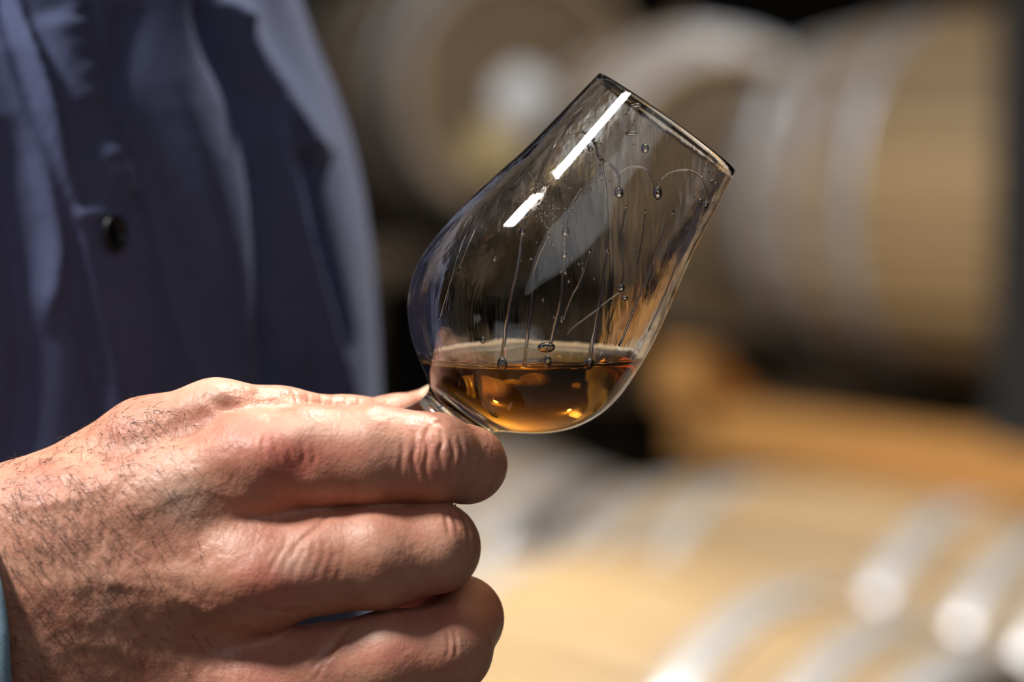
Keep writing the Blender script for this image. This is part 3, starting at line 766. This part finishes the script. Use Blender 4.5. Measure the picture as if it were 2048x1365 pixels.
rnd = random.Random(11); items = []
for cx, cy, sx, sy, cnt in ((1085, 425, 26, 28, 70), (1115, 432, 22, 26, 40), (1178, 300, 14, 18, 26), (1190, 360, 20, 30, 24), (1270, 250, 22, 18, 16), (1420, 370, 22, 26, 22), (1120, 500, 60, 90, 24)):
    for _ in range(cnt):
        p, n = wall(rnd.gauss(cx, sx), rnd.gauss(cy, sy))
        if p is not None:
            r = rnd.uniform(1.6, 4.2) * S; items.append((p, n, DOWN, r * 1.7, r * 1.4, r * 0.7))
o = link('fine_droplets', bead_mesh(items), DROPM, GL); o['kind'] = 'stuff'

#@@SHIRT
print('T', 'SHIRT', round(time.time() - T0, 1))
# ------------------------------------------------------------------ shirt
def build_shirt():
    cx, cy = at(-132, 700, 0.845).x, at(0, 700, 0.845).y
    na, nh = 900, 420
    # more samples on the side towards the camera
    f = np.linspace(0, 1, na, endpoint=False); th = 2 * math.pi * f + 0.55 * np.sin(2 * math.pi * f); th = th - math.radians(60) - math.pi + math.pi
    z0, z1 = at(0, 2350, .8).z, at(0, -900, .8).z
    hv = np.linspace(z0, z1, nh)
    ypx = np.array([682.5 - ((h - at(0, 682.5, .80).z) / UP.z) / .80 * FPX for h in hv])
    sc = np.interp(ypx, [-900, -500, -200, 0, 100, 260, 400, 550, 740, 1100, 2400], [.80, .76, .765, .80, .86, .935, .965, .99, 1.0, 1.0, .98])
    kk = np.exp(-(np.arange(-40, 41) / 16.0) ** 2); kk /= kk.sum(); sc = np.convolve(np.pad(sc, 40, mode='edge'), kk, mode='valid')
    a, b = 0.176, 0.124; yaw = math.radians(45)
    TH, SCL = np.meshgrid(th, sc); H = np.repeat(hv[:, None], na, 1); 
    u = a * np.cos(TH) * SCL; v = b * np.sin(TH) * (1 - (1 - SCL) * 0.7)
    nx, ny = np.cos(TH) / a, np.sin(TH) / b; nn = np.hypot(nx, ny); nx /= nn; ny /= nn
    c, s_ = math.cos(yaw), math.sin(yaw)
    X = cx + u * c - v * s_; Yw = cy + u * s_ + v * c; NX = nx * c - ny * s_; NY = nx * s_ + ny * c
    # photo position of each base point, to draw the folds where the photo shows them
    dx, dy, dz = X, Yw, H - CAM.z
    dep = dy * FW.y + dz * FW.z; px = 1024 + dx / dep * FPX; py = 682.5 - (dy * UP.y + dz * UP.z) / dep * FPX
    face = np.clip(-NY * 2 + 0.4, 0, 1) + 0 * px
    D = np.zeros_like(X)
    def sd(pts):
        P = catmull(pts, 5); best = np.full(px.shape, 1e9); sgn = np.zeros(px.shape); par = np.zeros(px.shape); L = len(P) - 1
        for i, (p, q) in enumerate(zip(P, P[1:])):
            d = q - p; h = ((px - p[0]) * d[0] + (py - p[1]) * d[1]) / (d @ d)
            lo_, hi_ = (0 if i else -50), (1 if i < L - 1 else 50); h = np.clip(h, lo_, hi_)
            ex, ey = px - p[0] - h * d[0], py - p[1] - h * d[1]; dd = np.hypot(ex, ey); m = dd < best
            best[m] = dd[m]; sgn[m] = np.sign(d[0] * ey - d[1] * ex)[m]; par[m] = ((i + h) / L)[m]
        return best * -sgn, par      # negative to the left of a downward line ... sign fixed below
    def ridge(pts, amp, wd, wr=None):
        nonlocal D
        d, t = sd(pts); env = np.clip(np.minimum(t + .12, 1.12 - t) * 6, 0, 1)
        D += amp * np.exp(-(d / np.where(d < 0, wd, wr or wd)) ** 2) * env * face
    mm = 0.001
    LEFT = [(-6, -120), (8, 0), (60, 180), (110, 330), (160, 560), (196, 720), (218, 860), (250, 1100)]
    SEAM = [(140, -120), (180, 60), (235, 250), (285, 400), (325, 560), (360, 690), (395, 800), (450, 1100)]
    dl, _ = sd(LEFT); ds, ts = sd(SEAM)
    if np.median(dl[(px > 300) & (px < 600) & (py > 100) & (py < 700)]) < 0: dl = -dl
    if np.median(ds[(px > 450) & (px < 600) & (py > 100) & (py < 700)]) < 0: ds = -ds
    on = 1 / (1 + np.exp(-np.clip(dl / 4, -30, 30)))
    D += 2.6 * mm * on * face                                       # the placket lies over the other front
    D += 1.6 * mm * np.exp(-((dl - 12) / 10) ** 2) * face
    D -= 2.2 * mm * np.exp(-(ds / 8) ** 2) * face
    D -= 3.0 * mm * np.exp(-((dl + 10) / 12) ** 2) * face
    D += 1.6 * mm * np.exp(-((ds + 90) / 60) ** 2) * face                    # stitched seam
    puck = np.sin(py / 6.6 + 1.4 * np.sin(py / 47) + ds * 0.02)
    D += 0.5 * mm * puck * np.exp(-((ds + 24) / 26) ** 2) * face
    D += 1.0 * mm * np.exp(-((ds + 34) / 26) ** 2) * face
    R = lambda *k: ridge(*k)
    R([(30, 60), (80, 200), (104, 330), (118, 480), (100, 620)], 5 * mm, 34, 14)
    R([(0, 300), (40, 480), (60, 700), (40, 900)], -5 * mm, 40)
    R([(100, 40), (120, 120), (160, 200)], 3 * mm, 40)
    R([(250, 20), (240, 90), (215, 190)], -3 * mm, 30)
    R([(190, 300), (215, 340), (225, 400)], 2.6 * mm, 40)
    R([(150, 430), (190, 425), (230, 430)], 2.4 * mm, 14)
    R([(215, 380), (250, 390), (275, 410)], -2 * mm, 20)
    R([(398, 20), (425, 90), (470, 180), (505, 290), (520, 420), (525, 620), (540, 800)], -10 * mm, 26, 34)
    R([(330, -60), (345, 120), (400, 320), (440, 520), (450, 800)], 4 * mm, 60)
    R([(445, 20), (480, 110), (540, 200), (600, 300)], 7 * mm, 22, 40)
    R([(535, 250), (555, 360), (580, 500), (615, 620), (650, 740), (668, 820)], 8 * mm, 20, 16)
    R([(590, 330), (610, 450), (640, 580), (665, 680)], -6 * mm, 18)
    R([(520, 640), (560, 700), (610, 770), (630, 840)], -6.5 * mm, 22)
    R([(590, 700), (610, 760), (630, 830)], 3 * mm, 12)
    R([(300, 520), (330, 640), (350, 780)], -1.5 * mm, 30)
    R([(420, 20), (440, 10), (470, 40)], 3 * mm, 14)
    zz = np.array([mnoise.noise(Vector((x * 22, y * 22, z * 9))) for x, y, z in zip(X.ravel(), Yw.ravel(), H.ravel())]).reshape(X.shape)
    D += 2.2 * mm * zz
    X += NX * D; Yw += NY * D
    co = np.stack([X, Yw, H], 2).reshape(-1, 3) - np.array(PERSON.location)
    i = np.arange(nh - 1)[:, None] * na; j = np.arange(na)[None]; j2 = (j + 1) % na
    F = np.stack([i + j, i + j2, i + na + j2, i + na + j], 2).reshape(-1, 4)
    me = bpy.data.meshes.new('shirt'); me.vertices.add(len(co)); me.vertices.foreach_set('co', co.ravel())
    me.loops.add(len(F) * 4); me.polygons.add(len(F)); me.loops.foreach_set('vertex_index', F.ravel()); me.polygons.foreach_set('loop_start', np.arange(len(F)) * 4)
    me.update(calc_edges=True); return me
shirt_me = build_shirt()
shirt = link('shirt', shirt_me, SHIRTM, PERSON, label='dark blue cotton shirt with a puckered placket')
m = shirt.modifiers.new('s', 'SOLIDIFY'); m.thickness = 0.001; m.offset = -1
sbv = BVHTree.FromPolygons([v.co + PERSON.location for v in shirt_me.vertices], [p.vertices for p in shirt_me.polygons])
h = sbv.ray_cast(CAM, (at(216, 466, 1) - CAM).normalized())
print('SHIRTHIT', h[0], h[1])
if h[1].dot(FW) > 0: shirt_me.flip_normals()
bn = h[1] if h[1].dot(FW) < 0 else -h[1]
bn = (bn * 0.2 + (RT * 0.80 - FW * 0.60) * 0.8).normalized()
bm = bmesh.new(); rad = 0.0046
prf = [(0, 0.0011), (rad * .62, 0.0011), (rad * .72, 0.0019), (rad * .92, 0.0019), (rad, 0.0011), (rad * .92, 0), (0, 0)]
rg = []
for i in range(28):
    a = 2 * math.pi * i / 28; rg.append([bm.verts.new((r * math.cos(a), r * math.sin(a), z)) for r, z in prf[1:-1]])
for i in range(28):
    A, B = rg[i], rg[(i + 1) % 28]
    for k in range(len(A) - 1): bm.faces.new((A[k], B[k], B[k + 1], A[k + 1]))
bm.faces.new([r[0] for r in rg]); bm.faces.new([r[-1] for r in rg][::-1])
bmesh.ops.recalc_face_normals(bm, faces=bm.faces)
btn = link('button', bm_mesh(bm), BUTTONM, PERSON, label='near-black shirt button')
btn.matrix_local = Matrix.Translation(h[0] + bn * 0.0022 - PERSON.location) @ bn.to_track_quat('Z', 'Y').to_matrix().to_4x4() @ Matrix.Diagonal((1, 1.25, 1, 1))
# sleeve and cuff around the forearm, running off to the lower left
def sleeve():
    K = 72; rows = []
    path = [((72, 1255, -62), 322, 238), ((-120, 1262, -60), 328, 245), ((-420, 1300, -40), 345, 275), ((-1000, 1380, 60), 360, 330), ((-1900, 1560, 200), 430, 400), ((-2700, 1300, 330), 450, 430), ((-2900, 500, 480), 470, 470)]
    pts = [Vector(h2w(hp(*p))) for p, a, b in path]
    P = catmull([tuple(p) for p in pts], 12); A = np.interp(np.linspace(0, 1, len(P)), np.linspace(0, 1, len(path)), [a for p, a, b in path]); B = np.interp(np.linspace(0, 1, len(P)), np.linspace(0, 1, len(path)), [b for p, a, b in path])
    up = UP.copy()
    for i, p in enumerate(P):
        t = Vector(P[min(i + 1, len(P) - 1)] - P[max(i - 1, 0)]).normalized()
        sd = t.cross(FW).normalized() if abs(t.dot(FW)) < .95 else UP
        fr = t.cross(sd).normalized()
        row = []
        for k in range(K):
            an = 2 * math.pi * k / K; wob = 1 + (0.05 * mnoise.noise(Vector((math.cos(an) * 1.6, math.sin(an) * 1.6, i * .16))) if i > 6 else 0.01 * math.sin(3 * an))
            slant = t * (130 * S * max(0, (sd * math.cos(an)).dot(UP)) ** 2 * max(0, 1 - i / 12))
            row.append(slant + Vector(p) + sd * math.cos(an) * A[i] * S * wob + fr * math.sin(an) * B[i] * S * wob)
        rows.append(row)
    return rows
rows = sleeve()
def rows_mesh(rows):
    K = len(rows[0]); vs = [v - PERSON.location for r in rows for v in r]
    fs = [(i * K + k, i * K + (k + 1) % K, (i + 1) * K + (k + 1) % K, (i + 1) * K + k) for i in range(len(rows) - 1) for k in range(K)]
    return mesh_from(vs, fs)
CI = 9
sl = link('sleeve', rows_mesh(rows[CI:]), SHIRTM, PERSON); md = sl.modifiers.new('s', 'SOLIDIFY'); md.thickness = 0.0012
axis_c = sum(rows[CI], Vector()) / len(rows[CI])
crow = [[c + (v - c) * 1.03 for v in r for c in [sum(r, Vector()) / len(r)]] for r in rows[:CI + 2]]
cf = link('cuff', rows_mesh(crow), CUFFM, PERSON, label='denim blue cuff, lightened as if lit'); md = cf.modifiers.new('s', 'SOLIDIFY'); md.thickness = 0.0022; md.offset = 1
